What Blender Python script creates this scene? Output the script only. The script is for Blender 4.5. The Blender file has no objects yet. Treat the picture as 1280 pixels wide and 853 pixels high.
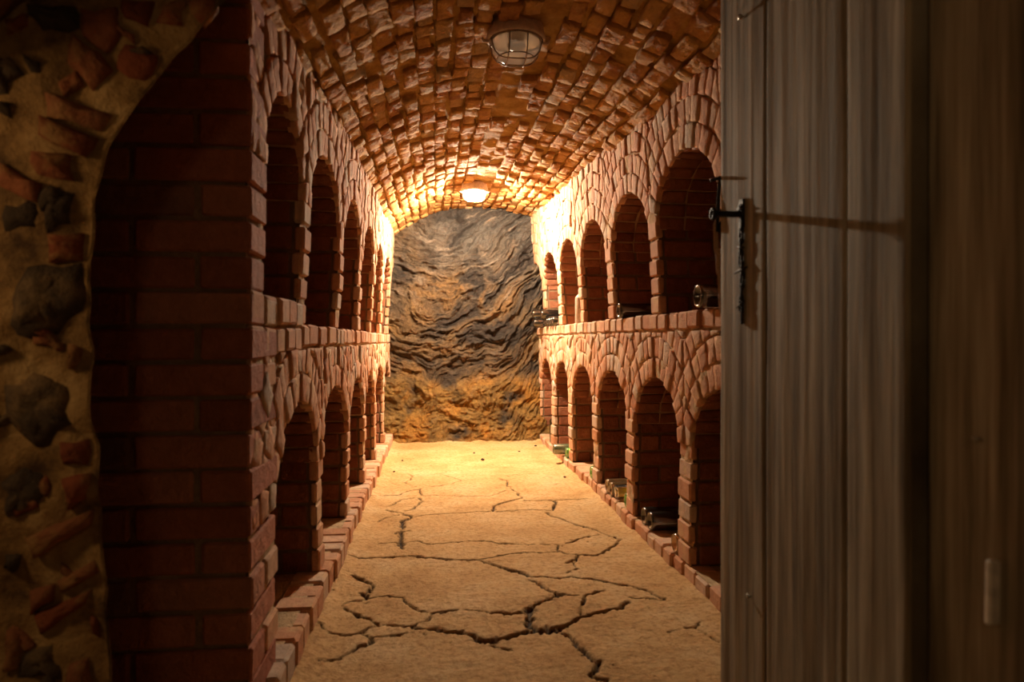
import bpy, math, random
import numpy as np
from mathutils import Vector, Matrix, noise as mn

random.seed(7)
R = random.uniform
S = bpy.context.scene
COL = S.collection

# ------------------------------------------------------------------ camera
CAM_H = 0.947
YAW = math.radians(6.42)
FPX = 1280 * 24 / 36
HOR = 425.0

def wall_pt(px, py, X):
    """Point of a plane x = X seen at a pixel (a survey of the photograph)."""
    t = math.tan(YAW + math.atan((px - 640) / FPX))
    Y = X / t
    zc = X * math.sin(YAW) + Y * math.cos(YAW)
    return Vector((X, Y, CAM_H + (HOR - py) * zc / FPX))

def floor_pt(px, py):
    zc = CAM_H * FPX / (py - HOR)
    xc = (px - 640) / FPX * zc
    return (xc * math.cos(YAW) + zc * math.sin(YAW), -xc * math.sin(YAW) + zc * math.cos(YAW))

cam = bpy.data.cameras.new('camera')
cam.lens = 24
cam.sensor_width = 36
cam.clip_start = 0.02
cam.dof.use_dof = True
cam.dof.focus_distance = 5.0
cam.dof.aperture_fstop = 3.8
co = bpy.data.objects.new('camera', cam)
COL.objects.link(co)
co.location = (0, 0, CAM_H)
co.rotation_euler = (math.radians(90 - 0.1), 0, -YAW)
S.camera = co

S.view_settings.view_transform = 'Standard'
S.view_settings.look = 'None'
S.view_settings.gamma = 1
S.view_settings.use_curve_mapping = False
S.view_settings.exposure = 0.2
w = bpy.data.worlds.new('world')
S.world = w
w.use_nodes = True
w.node_tree.nodes['Background'].inputs[0].default_value = (0, 0, 0, 1)
w.node_tree.nodes['Background'].inputs[1].default_value = 0
S.cycles.max_bounces = 8
S.cycles.diffuse_bounces = 5
S.cycles.transmission_bounces = 8
S.cycles.transparent_max_bounces = 32
S.cycles.sample_clamp_indirect = 6
S.cycles.use_denoising = True

# ------------------------------------------------------------------ materials
def lerp(a, b, t): return a + (b - a) * t

class MatB:
    def __init__(s, name):
        s.m = bpy.data.materials.new(name)
        s.m.use_nodes = True
        s.t = s.m.node_tree
        s.p = s.t.nodes['Principled BSDF']
        s.p.inputs['Specular IOR Level'].default_value = 0.25
    def n(s, typ, **kw):
        nd = s.t.nodes.new(typ)
        for k, v in kw.items():
            if k in nd.inputs: nd.inputs[k].default_value = v
            else: setattr(nd, k, v)
        return nd
    def l(s, a, b): s.t.links.new(a, b)
    def pos(s, scale=(1, 1, 1)):
        g = s.n('ShaderNodeNewGeometry')
        mp = s.n('ShaderNodeMapping')
        mp.inputs['Scale'].default_value = scale
        s.l(g.outputs['Position'], mp.inputs['Vector'])
        return mp.outputs['Vector']
    def objco(s, scale=(1, 1, 1)):
        g = s.n('ShaderNodeTexCoord')
        mp = s.n('ShaderNodeMapping')
        mp.inputs['Scale'].default_value = scale
        s.l(g.outputs['Object'], mp.inputs['Vector'])
        return mp.outputs['Vector']
    def noise(s, vec, scale, detail=5, rough=0.6):
        nd = s.n('ShaderNodeTexNoise', Scale=scale, Detail=detail, Roughness=rough)
        s.l(vec, nd.inputs['Vector'])
        return nd.outputs['Fac']
    def ramp(s, fac, stops, interp='LINEAR'):
        r = s.n('ShaderNodeValToRGB')
        r.color_ramp.interpolation = interp
        e = r.color_ramp.elements
        while len(e) > 1: e.remove(e[-1])
        e[0].position = stops[0][0]; e[0].color = (*stops[0][1], 1)
        for p, c in stops[1:]:
            x = e.new(p); x.color = (*c, 1)
        s.l(fac, r.inputs['Fac'])
        return r.outputs['Color']
    def mix(s, fac, a, b, mode='MIX'):
        m = s.n('ShaderNodeMix', data_type='RGBA', blend_type=mode)
        for v, i in ((fac, 0), (a, 6), (b, 7)):
            if isinstance(v, (int, float)): m.inputs[i].default_value = v
            elif isinstance(v, tuple): m.inputs[i].default_value = (*v, 1)
            else: s.l(v, m.inputs[i])
        return m.outputs[2]
    def bump(s, h, strength, dist, prev=None):
        b = s.n('ShaderNodeBump', Strength=strength, Distance=dist)
        s.l(h, b.inputs['Height'])
        if prev is not None: s.l(prev, b.inputs['Normal'])
        return b.outputs['Normal']
    def base(s, c):
        if isinstance(c, tuple): s.p.inputs['Base Color'].default_value = (*c, 1)
        else: s.l(c, s.p.inputs['Base Color'])

def brick_mat(name, stops, mort, cover=(0.52, 0.66), bstr=0.9):
    b = MatB(name)
    g = b.n('ShaderNodeNewGeometry')
    v = b.pos()
    c = b.ramp(g.outputs['Random Per Island'], stops)
    n1 = b.noise(v, 22, 6, 0.65)
    c = b.mix(b.ramp(n1, [(0.3, (0, 0, 0)), (0.75, (0.7, 0.7, 0.7))]), c, (0.55, 0.55, 0.55), 'MULTIPLY')
    n2 = b.noise(v, 9, 6, 0.7)
    c = b.mix(b.ramp(n2, [(cover[0], (0, 0, 0)), (cover[1], (0.8, 0.8, 0.8))]), c, mort)
    b.base(c)
    b.p.inputs['Roughness'].default_value = 0.9
    n3 = b.noise(v, 120, 6, 0.7)
    n4 = b.noise(v, 34, 4, 0.6)
    nn = b.bump(n4, bstr, 0.012)
    nn = b.bump(n3, 0.8, 0.004, nn)
    b.l(nn, b.p.inputs['Normal'])
    return b.m

def mortar_mat(name, c0, c1, c2):
    b = MatB(name)
    v = b.pos()
    n1 = b.noise(v, 11, 6, 0.65)
    c = b.ramp(n1, [(0.3, c0), (0.5, c1), (0.7, c2)])
    b.base(c)
    b.p.inputs['Roughness'].default_value = 0.95
    nn = b.bump(b.noise(v, 30, 6, 0.7), 1.0, 0.015)
    nn = b.bump(b.noise(v, 140, 4, 0.7), 0.7, 0.004, nn)
    b.l(nn, b.p.inputs['Normal'])
    return b.m

M_BRICK = brick_mat('rack_brick', [(0.0, (0.53, 0.235, 0.11)), (0.35, (0.62, 0.32, 0.175)), (0.7, (0.68, 0.40, 0.245)), (0.92, (0.60, 0.43, 0.30)), (1.0, (0.48, 0.37, 0.28))], (0.62, 0.43, 0.21), (0.52, 0.72), 0.55)
M_MORTAR = mortar_mat('rack_mortar', (0.34, 0.22, 0.11), (0.50, 0.335, 0.175), (0.60, 0.44, 0.26))
M_BRICK_SHADE = brick_mat('shaded_niche_brick', [(0.0, (0.19, 0.06, 0.026)), (0.5, (0.26, 0.09, 0.04)), (1.0, (0.32, 0.125, 0.06))], (0.26, 0.16, 0.085), (0.62, 0.8))  # rack brick again, with the niche shade put into its colour
M_VBRICK = brick_mat('vault_brick', [(0.0, (0.36, 0.15, 0.045)), (0.4, (0.49, 0.24, 0.08)), (0.75, (0.55, 0.31, 0.12)), (1.0, (0.48, 0.34, 0.18))], (0.54, 0.30, 0.07), (0.44, 0.64), 1.2)
M_VMORT = mortar_mat('vault_mortar', (0.24, 0.12, 0.025), (0.42, 0.23, 0.05), (0.54, 0.34, 0.10))
M_PIER = brick_mat('pier_brick', [(0.0, (0.36, 0.125, 0.07)), (0.5, (0.50, 0.19, 0.11)), (0.85, (0.55, 0.25, 0.15)), (1.0, (0.18, 0.11, 0.085))], (0.22, 0.14, 0.085), (0.6, 0.8))
M_MORTAR_SHADE = mortar_mat('shaded_niche_mortar', (0.11, 0.065, 0.035), (0.17, 0.105, 0.055), (0.24, 0.155, 0.085))  # rack mortar again, darkened to stand for shade inside the niches
M_PMORT = mortar_mat('pier_mortar', (0.22, 0.14, 0.08), (0.30, 0.20, 0.12), (0.40, 0.28, 0.17))
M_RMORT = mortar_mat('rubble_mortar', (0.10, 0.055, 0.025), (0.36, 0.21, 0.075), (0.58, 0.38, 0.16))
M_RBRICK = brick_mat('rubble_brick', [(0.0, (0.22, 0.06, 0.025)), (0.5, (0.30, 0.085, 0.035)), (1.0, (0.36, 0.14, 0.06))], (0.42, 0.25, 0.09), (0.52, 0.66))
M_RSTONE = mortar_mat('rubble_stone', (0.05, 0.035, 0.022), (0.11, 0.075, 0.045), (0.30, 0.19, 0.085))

# floor: sandy concrete, grime held in the cracks
b = MatB('cracked_concrete')
v = b.pos()
c = b.ramp(b.noise(v, 3.2, 7, 0.65), [(0.28, (0.44, 0.24, 0.075)), (0.5, (0.58, 0.355, 0.14)), (0.72, (0.64, 0.44, 0.22))])
c = b.mix(b.ramp(b.noise(v, 45, 5, 0.7), [(0.38, (0.8, 0.8, 0.8)), (0.52, (0, 0, 0))]), c, (0.66, 0.58, 0.48), 'MULTIPLY')
c = b.mix(b.ramp(b.noise(v, 17, 6, 0.75), [(0.58, (0, 0, 0)), (0.72, (0.75, 0.75, 0.75))]), c, (0.27, 0.135, 0.04))
c = b.mix(b.ramp(b.noise(v, 62, 3, 0.6), [(0.70, (0, 0, 0)), (0.76, (0.8, 0.8, 0.8))]), c, (0.10, 0.05, 0.02))
at = b.n('ShaderNodeAttribute', attribute_name='grime')
c = b.mix(at.outputs['Fac'], c, (0.035, 0.018, 0.008))
b.base(c)
b.p.inputs['Roughness'].default_value = 0.85
nn = b.bump(b.noise(v, 9, 6, 0.6), 0.6, 0.02)
nn = b.bump(b.noise(v, 55, 7, 0.75), 0.9, 0.010, nn)
b.l(nn, b.p.inputs['Normal'])
M_FLOOR = b.m

# rock
b = MatB('folded_rock')
v = b.pos()
at = b.n('ShaderNodeAttribute', attribute_name='rock_tint')
c = b.mix(b.ramp(b.noise(v, 38, 6, 0.7), [(0.35, (0.75, 0.75, 0.75)), (0.6, (0, 0, 0))]), at.outputs['Color'], (0.42, 0.38, 0.36), 'MULTIPLY')
b.base(c)
b.p.inputs['Roughness'].default_value = 0.7
v3 = b.pos((1, 1, 2.4))
nn = b.bump(b.noise(v3, 17, 8, 0.72), 1.0, 0.035)
nn = b.bump(b.noise(v, 80, 6, 0.7), 0.9, 0.010, nn)
b.l(nn, b.p.inputs['Normal'])
M_ROCK = b.m

# door wood
def wood(name, dark, mid, light):
    b = MatB(name)
    v = b.pos((1, 26, 1.1))
    n = b.noise(v, 2.2, 8, 0.65)
    c = b.ramp(n, [(0.28, dark), (0.5, mid), (0.72, light)])
    v2 = b.pos((1, 7, 0.7))
    c = b.mix(b.ramp(b.noise(v2, 1.6, 4, 0.6), [(0.4, (0.9, 0.9, 0.9)), (0.6, (0, 0, 0))]), c, (0.48, 0.44, 0.38), 'MULTIPLY')
    b.base(c)
    b.p.inputs['Roughness'].default_value = 0.8
    nn = b.bump(n, 0.5, 0.003)
    b.l(nn, b.p.inputs['Normal'])
    return b.m
M_WOOD = wood('weathered_wood', (0.13, 0.10, 0.064), (0.33, 0.275, 0.19), (0.52, 0.45, 0.335))

def simple(name, col, rough=0.5, metal=0.0, bump=0.0):
    b = MatB(name)
    v = b.pos()
    n = b.noise(v, 60, 4, 0.6)
    c = b.ramp(n, [(0.3, tuple(x * 0.75 for x in col)), (0.7, tuple(min(1, x * 1.15) for x in col))])
    b.base(c)
    b.p.inputs['Roughness'].default_value = rough
    b.p.inputs['Metallic'].default_value = metal
    if bump: b.l(b.bump(n, bump, 0.002), b.p.inputs['Normal'])
    return b.m
M_IRON = simple('dark_iron', (0.03, 0.024, 0.02), 0.6, 0.6, 0.5)
M_RUST = simple('rusty_iron', (0.42, 0.24, 0.13), 0.8, 0.2, 0.8)
M_NAIL = simple('pale_nail', (0.45, 0.42, 0.36), 0.4, 0.7)
M_CASE = simple('lamp_casing', (0.60, 0.47, 0.38), 0.55)
M_WIRE = simple('guard_wire', (0.30, 0.22, 0.16), 0.5, 0.5)
M_REFL = simple('reflector', (0.75, 0.72, 0.66), 0.35, 0.7)
M_BULB = simple('white_bulb', (0.75, 0.72, 0.66), 0.3)
M_PEG = simple('pale_wood', (0.80, 0.70, 0.58), 0.7)
M_STONE = simple('dark_pebble', (0.06, 0.04, 0.025), 0.9, 0, 1.0)
M_DUST = simple('dusty_glass', (0.46, 0.34, 0.24), 0.45)
M_CORK = simple('dark_cork', (0.10, 0.06, 0.035), 0.9)

def glass(name, col, rough=0.04, ior=1.45):
    b = MatB(name)
    b.base(col)
    b.p.inputs['Transmission Weight'].default_value = 1
    b.p.inputs['Roughness'].default_value = rough
    b.p.inputs['IOR'].default_value = ior
    b.p.inputs['Specular IOR Level'].default_value = 0.5
    return b.m
def bottle_glass(name, tint, through, rough=0.10, spec=0.16):
    """thin bottle glass: tinted see-through, some light scattered by dirt, a glossy skin"""
    b = MatB(name)
    b.t.nodes.remove(b.p)
    tr = b.n('ShaderNodeBsdfTransparent', Color=(*tint, 1))
    tl = b.n('ShaderNodeBsdfTranslucent', Color=(*tint, 1))
    di = b.n('ShaderNodeBsdfDiffuse', Color=(*tint, 1))
    gl = b.n('ShaderNodeBsdfGlossy', Color=(1, 1, 1, 1), Roughness=rough)
    lw = b.n('ShaderNodeFresnel', IOR=1.5)
    m0 = b.n('ShaderNodeMixShader'); m0.inputs[0].default_value = 0.6
    b.l(di.outputs[0], m0.inputs[1]); b.l(tl.outputs[0], m0.inputs[2])
    m1 = b.n('ShaderNodeMixShader'); m1.inputs[0].default_value = 1 - through
    b.l(tr.outputs[0], m1.inputs[1]); b.l(m0.outputs[0], m1.inputs[2])
    ad = b.n('ShaderNodeMath', operation='ADD'); ad.inputs[1].default_value = spec
    b.l(lw.outputs[0], ad.inputs[0])
    m2 = b.n('ShaderNodeMixShader')
    b.l(ad.outputs[0], m2.inputs[0]); b.l(m1.outputs[0], m2.inputs[1]); b.l(gl.outputs[0], m2.inputs[2])
    b.l(m2.outputs[0], b.t.nodes['Material Output'].inputs['Surface'])
    return b.m
M_GDARK = bottle_glass('near_black_glass', (0.035, 0.028, 0.02), 0.5, 0.16, 0.10)
M_GGREEN = bottle_glass('green_glass', (0.22, 0.66, 0.12), 0.55)
M_GOLIVE = bottle_glass('olive_glass', (0.22, 0.24, 0.07), 0.4, 0.25)
M_GCLEAR = bottle_glass('clear_glass', (0.97, 0.96, 0.92), 0.95, 0.06, 0.02)
M_GAMBER = bottle_glass('amber_glass', (0.72, 0.42, 0.18), 0.5)
M_GBROWN = bottle_glass('brown_glass', (0.45, 0.30, 0.14), 0.5)
M_LYEL = bottle_glass('yellow_liquid', (1.0, 0.72, 0.05), 0.25, 0.05, 0.0)
M_LRED = bottle_glass('red_liquid', (0.75, 0.10, 0.02), 0.3, 0.05, 0.0)

b = MatB('lit_bulb')
b.base((0.9, 0.9, 0.88))
b.p.inputs['Emission Color'].default_value = (1.0, 0.83, 0.63, 1)
b.p.inputs['Emission Strength'].default_value = 21500.0
M_GLOW = b.m
# thin dusty lamp glass: mostly see-through, a little scattering from the dust on it
b = MatB('dusty_lamp_glass')
b.t.nodes.remove(b.p)
tr = b.n('ShaderNodeBsdfTransparent', Color=(0.97, 0.95, 0.92, 1))
di = b.n('ShaderNodeBsdfDiffuse', Color=(0.78, 0.74, 0.68, 1))
tl = b.n('ShaderNodeBsdfTranslucent', Color=(0.78, 0.74, 0.68, 1))
gl = b.n('ShaderNodeBsdfGlossy', Color=(0.9, 0.9, 0.9, 1), Roughness=0.12)
m1 = b.n('ShaderNodeMixShader'); m1.inputs[0].default_value = 0.5
b.l(di.outputs[0], m1.inputs[1]); b.l(tl.outputs[0], m1.inputs[2])
m2 = b.n('ShaderNodeMixShader'); m2.inputs[0].default_value = 0.38
b.l(tr.outputs[0], m2.inputs[1]); b.l(m1.outputs[0], m2.inputs[2])
m3 = b.n('ShaderNodeMixShader'); m3.inputs[0].default_value = 0.10
b.l(m2.outputs[0], m3.inputs[1]); b.l(gl.outputs[0], m3.inputs[2])
b.l(m3.outputs[0], b.t.nodes['Material Output'].inputs['Surface'])
M_LGLASS = b.m

# ------------------------------------------------------------------ mesh builder
class MB:
    def __init__(s): s.v = []; s.f = []; s.m = []; s.s = []
    def add(s, vs, fs, mat=0, smooth=True):
        o = len(s.v)
        s.v.extend(vs)
        for f in fs:
            s.f.append(tuple(i + o for i in f)); s.m.append(mat); s.s.append(smooth)
    def build(s, name, mats, parent=None, smooth=True, attr=None):
        me = bpy.data.meshes.new(name)
        me.from_pydata([tuple(p) for p in s.v], [], s.f)
        for m in (mats if isinstance(mats, (list, tuple)) else [mats]): me.materials.append(m)
        me.polygons.foreach_set('material_index', s.m)
        me.polygons.foreach_set('use_smooth', s.s)
        me.update()
        o = bpy.data.objects.new(name, me)
        COL.objects.link(o)
        if parent: o.parent = parent
        return o

def structure(o, label=None, cat=None):
    o['kind'] = 'structure'
    if label: o['label'] = label
    if cat: o['category'] = cat
    return o

def thing(name, label, cat, loc=(0, 0, 0), group=None):
    o = bpy.data.objects.new(name, None)
    COL.objects.link(o)
    o.empty_display_size = 0.05
    o.location = loc
    o['label'] = label; o['category'] = cat
    if group: o['group'] = group
    return o

def N(x, y, z): return mn.noise(Vector((x, y, z)))
def FBM(x, y, z, oct=4):
    a, s, f = 0.0, 1.0, 1.0
    for _ in range(oct):
        a += s * mn.noise(Vector((x * f, y * f, z * f))); s *= 0.5; f *= 2.03
    return a

def clip(poly, a, bb, c):
    """keep the side a*x + b*y <= c"""
    out = []
    n = len(poly)
    for i in range(n):
        p, q = poly[i], poly[(i + 1) % n]
        dp, dq = a * p[0] + bb * p[1] - c, a * q[0] + bb * q[1] - c
        if dp <= 0: out.append(p)
        if dp * dq < 0:
            t = dp / (dp - dq)
            out.append((p[0] + (q[0] - p[0]) * t, p[1] + (q[1] - p[1]) * t))
    return out

def area(poly):
    return 0.5 * sum(poly[i][0] * poly[(i + 1) % len(poly)][1] - poly[(i + 1) % len(poly)][0] * poly[i][1] for i in range(len(poly)))

def inset(poly, d):
    """offset a convex CCW polygon inward"""
    n = len(poly); out = poly
    res = list(poly)
    for i in range(n):
        p, q = poly[i], poly[(i + 1) % n]
        ex, ey = q[0] - p[0], q[1] - p[1]
        L = math.hypot(ex, ey)
        if L < 1e-6: continue
        nx, ny = ey / L, -ex / L          # outward for CCW
        res = clip(res, nx, ny, nx * p[0] + ny * p[1] - d)
        if len(res) < 3: return []
    return res

def brick_poly(mb, poly, F, h, base=-0.03, joint=0.0055, bev=0.005, rough=0.0025, mat=0, jit=0.003, seg=0.032):
    if area(poly) < 0: poly = poly[::-1]
    poly = inset(poly, joint)
    if len(poly) < 3 or area(poly) < 3.5e-4: return
    poly = [(p[0] + R(-jit, jit), p[1] + R(-jit, jit)) for p in poly]
    ring = []
    n = len(poly)
    for i in range(n):
        p, q = poly[i], poly[(i + 1) % n]
        L = math.hypot(q[0] - p[0], q[1] - p[1])
        if L < 0.004: continue
        k = max(1, int(round(L / seg)))
        for j in range(k):
            t = j / k
            ring.append((p[0] + (q[0] - p[0]) * t, p[1] + (q[1] - p[1]) * t))
    n = len(ring)
    if n < 3: return
    cx = sum(p[0] for p in ring) / n; cy = sum(p[1] for p in ring) / n
    tilt_a, tilt_b = R(-0.035, 0.035), R(-0.035, 0.035)
    def hh(p): return h + tilt_a * (p[0] - cx) + tilt_b * (p[1] - cy)
    wob = [R(-rough, rough) * 1.2 for _ in ring]
    rings = []
    def toward(p, d):
        L = math.hypot(cx - p[0], cy - p[1]) + 1e-6
        t = min(0.6, d / L)
        return (p[0] + (cx - p[0]) * t, p[1] + (cy - p[1]) * t)
    r0 = [toward(p, wv) for p, wv in zip(ring, wob)]
    vs = [F(p[0], p[1], base) for p in r0]
    vs += [F(p[0], p[1], hh(p) - bev) for p in r0]
    r2 = [toward(p, bev) for p in r0]
    vs += [F(p[0], p[1], hh(p) + R(-rough, rough)) for p in r2]
    r3 = [(p[0] + (cx - p[0]) * 0.5, p[1] + (cy - p[1]) * 0.5) for p in r2]
    vs += [F(p[0], p[1], hh(p) + R(-rough, rough) + 0.001) for p in r3]
    vs.append(F(cx, cy, h + R(-rough, rough) + 0.001))
    fs = []
    for k in range(3):
        for i in range(n):
            j = (i + 1) % n
            fs.append((k * n + i, k * n + j, (k + 1) * n + j, (k + 1) * n + i))
    for i in range(n):
        fs.append((3 * n + i, 3 * n + (i + 1) % n, 4 * n))
    mb.add(vs, fs, mat)

def box_brick(mb, F, a0, a1, b0, b1, c0, c1, mat=0, r=0.006, j=0.003):
    """chamfered, slightly irregular block in the frame F(a, b, c)"""
    lo = [min(a0, a1) + R(0, j), min(b0, b1) + R(0, j), min(c0, c1) + R(0, j)]
    hi = [max(a0, a1) - R(0, j), max(b0, b1) - R(0, j), max(c0, c1) - R(0, j)]
    rr = min(r, 0.3 * min(h - l for h, l in zip(hi, lo)))
    vs = []; idx = {}
    for sx in (0, 1):
        for sy in (0, 1):
            for sz in (0, 1):
                corner = [(hi if s else lo)[k] for k, s in enumerate((sx, sy, sz))]
                sg = [-1 if s else 1 for s in (sx, sy, sz)]
                for ax in range(3):     # vertex on the face normal to ax
                    p = [corner[k] + (0 if k == ax else sg[k] * rr * R(0.6, 1.5)) for k in range(3)]
                    idx[(sx, sy, sz, ax)] = len(vs)
                    vs.append(F(*p))
    fs = []
    for ax in range(3):
        o1, o2 = [k for k in range(3) if k != ax]
        for s in (0, 1):
            q = []
            for (u, vv) in ((0, 0), (1, 0), (1, 1), (0, 1)):
                key = [0, 0, 0]; key[ax] = s; key[o1] = u; key[o2] = vv
                q.append(idx[(*key, ax)])
            fs.append(tuple(q if s else q[::-1]))
        # chamfers along axis ax
        for s1 in (0, 1):
            for s2 in (0, 1):
                def key(e, other):
                    kk = [0, 0, 0]; kk[ax] = e; kk[o1] = s1; kk[o2] = s2
                    return idx[(*kk, other)]
                fs.append((key(0, o1), key(1, o1), key(1, o2), key(0, o2)))
    for sx in (0, 1):
        for sy in (0, 1):
            for sz in (0, 1):
                fs.append((idx[(sx, sy, sz, 0)], idx[(sx, sy, sz, 1)], idx[(sx, sy, sz, 2)]))
    mb.add(vs, fs, mat, False)

def grid(mb, na, nb, P, keep=None, mat=0):
    vs = [P(i, j) for j in range(nb + 1) for i in range(na + 1)]
    fs = []
    for j in range(nb):
        for i in range(na):
            if keep is None or keep(i, j):
                a = j * (na + 1) + i
                fs.append((a, a + 1, a + na + 2, a + na + 1))
    used = sorted({i for f in fs for i in f})
    remap = {o: k for k, o in enumerate(used)}
    mb.add([vs[i] for i in used], [tuple(remap[i] for i in f) for f in fs], mat)

def tube(mb, pts, r, seg=8, mat=0, closed=False):
    pts = [Vector(p) for p in pts]
    n = len(pts); base = []; vs = []; fs = []
    up = None
    for i, p in enumerate(pts):
        if closed: d = (pts[(i + 1) % n] - pts[i - 1]).normalized()
        else: d = (pts[min(i + 1, n - 1)] - pts[max(i - 1, 0)]).normalized()
        if up is None:
            up = d.orthogonal().normalized()
        else:
            up = (up - d * up.dot(d)).normalized()
        s = d.cross(up)
        rr = r[i] if isinstance(r, (list, tuple)) else r
        for k in range(seg):
            a = 2 * math.pi * k / seg
            vs.append(p + up * (rr * math.cos(a)) + s * (rr * math.sin(a)))
    m = n if closed else n - 1
    for i in range(m):
        for k in range(seg):
            a, b2 = i * seg + k, i * seg + (k + 1) % seg
            c, d = ((i + 1) % n) * seg + (k + 1) % seg, ((i + 1) % n) * seg + k
            fs.append((a, b2, c, d))
    if not closed:
        fs.append(tuple(range(seg))[::-1]); fs.append(tuple((n - 1) * seg + k for k in range(seg)))
    mb.add(vs, fs, mat)

def lathe(mb, prof, T, seg=28, mat=0, sx=1.0, sy=1.0):
    """prof: (r, z) from axis to axis; T maps local (x, y, z)"""
    vs = []; fs = []
    rows = []
    for r, z in prof:
        if r < 1e-6:
            rows.append([len(vs)]); vs.append(T(0, 0, z))
        else:
            rows.append(list(range(len(vs), len(vs) + seg)))
            for k in range(seg):
                a = 2 * math.pi * k / seg
                vs.append(T(r * math.cos(a) * sx, r * math.sin(a) * sy, z))
    for A, B in zip(rows, rows[1:]):
        for k in range(seg):
            k2 = (k + 1) % seg
            if len(A) == 1 and len(B) == 1: continue
            if len(A) == 1: fs.append((A[0], B[k2], B[k]))
            elif len(B) == 1: fs.append((A[k], A[k2], B[0]))
            else: fs.append((A[k], A[k2], B[k2], B[k]))
    mb.add(vs, fs, mat)

ident = lambda x, y, z: Vector((x, y, z))

# ------------------------------------------------------------------ the place: measures
XL, XR, XC = -0.42, 0.985, 0.29
Y0, Y1 = 1.617, 6.85
def interp(x, tab):
    return float(np.interp(x, [t[0] for t in tab], [t[1] for t in tab]))
CROWN = [(0.4, 2.02), (1.5, 2.05), (2.45, 2.08), (5.35, 2.160), (6.5, 2.212), (7.2, 2.24)]
SPL = [(0.4, 1.77), (1.6, 1.807), (2.67, 1.85), (4.72, 1.883), (6.5, 1.94), (7.2, 1.96)]
SPR = [(0.4, 1.86), (1.6, 1.872), (2.15, 1.90), (2.97, 1.934), (4.1, 2.025), (6.5, 2.137), (7.2, 2.16)]
def vault_h(x, y):
    cr = interp(y, CROWN)
    if x < XC:
        return cr - (cr - interp(y, SPL)) * ((XC - x) / 0.67) ** 2.1
    return cr - (cr - interp(y, SPR)) * ((x - XC) / 0.64) ** 2.1

def leanL(t): return 0.045 * max(0.0, min(1.2, (t - 1.05) / 0.85))
def leanR(t): return 0.060 * max(0.0, min(1.2, (t - 1.1) / 0.95))
def wob(s, t): return 0.008 * N(s * 1.3, t * 1.7, 3.1)
def FL(s, t, c): return Vector((XL + leanL(t) * max(0.05, min(1, (s - 1.7) / 1.6)) + wob(s, t) + c, s, t))
def FR(s, t, c): return Vector((XR - leanR(t) - wob(s, t + 9) - c, s, t))

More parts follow.
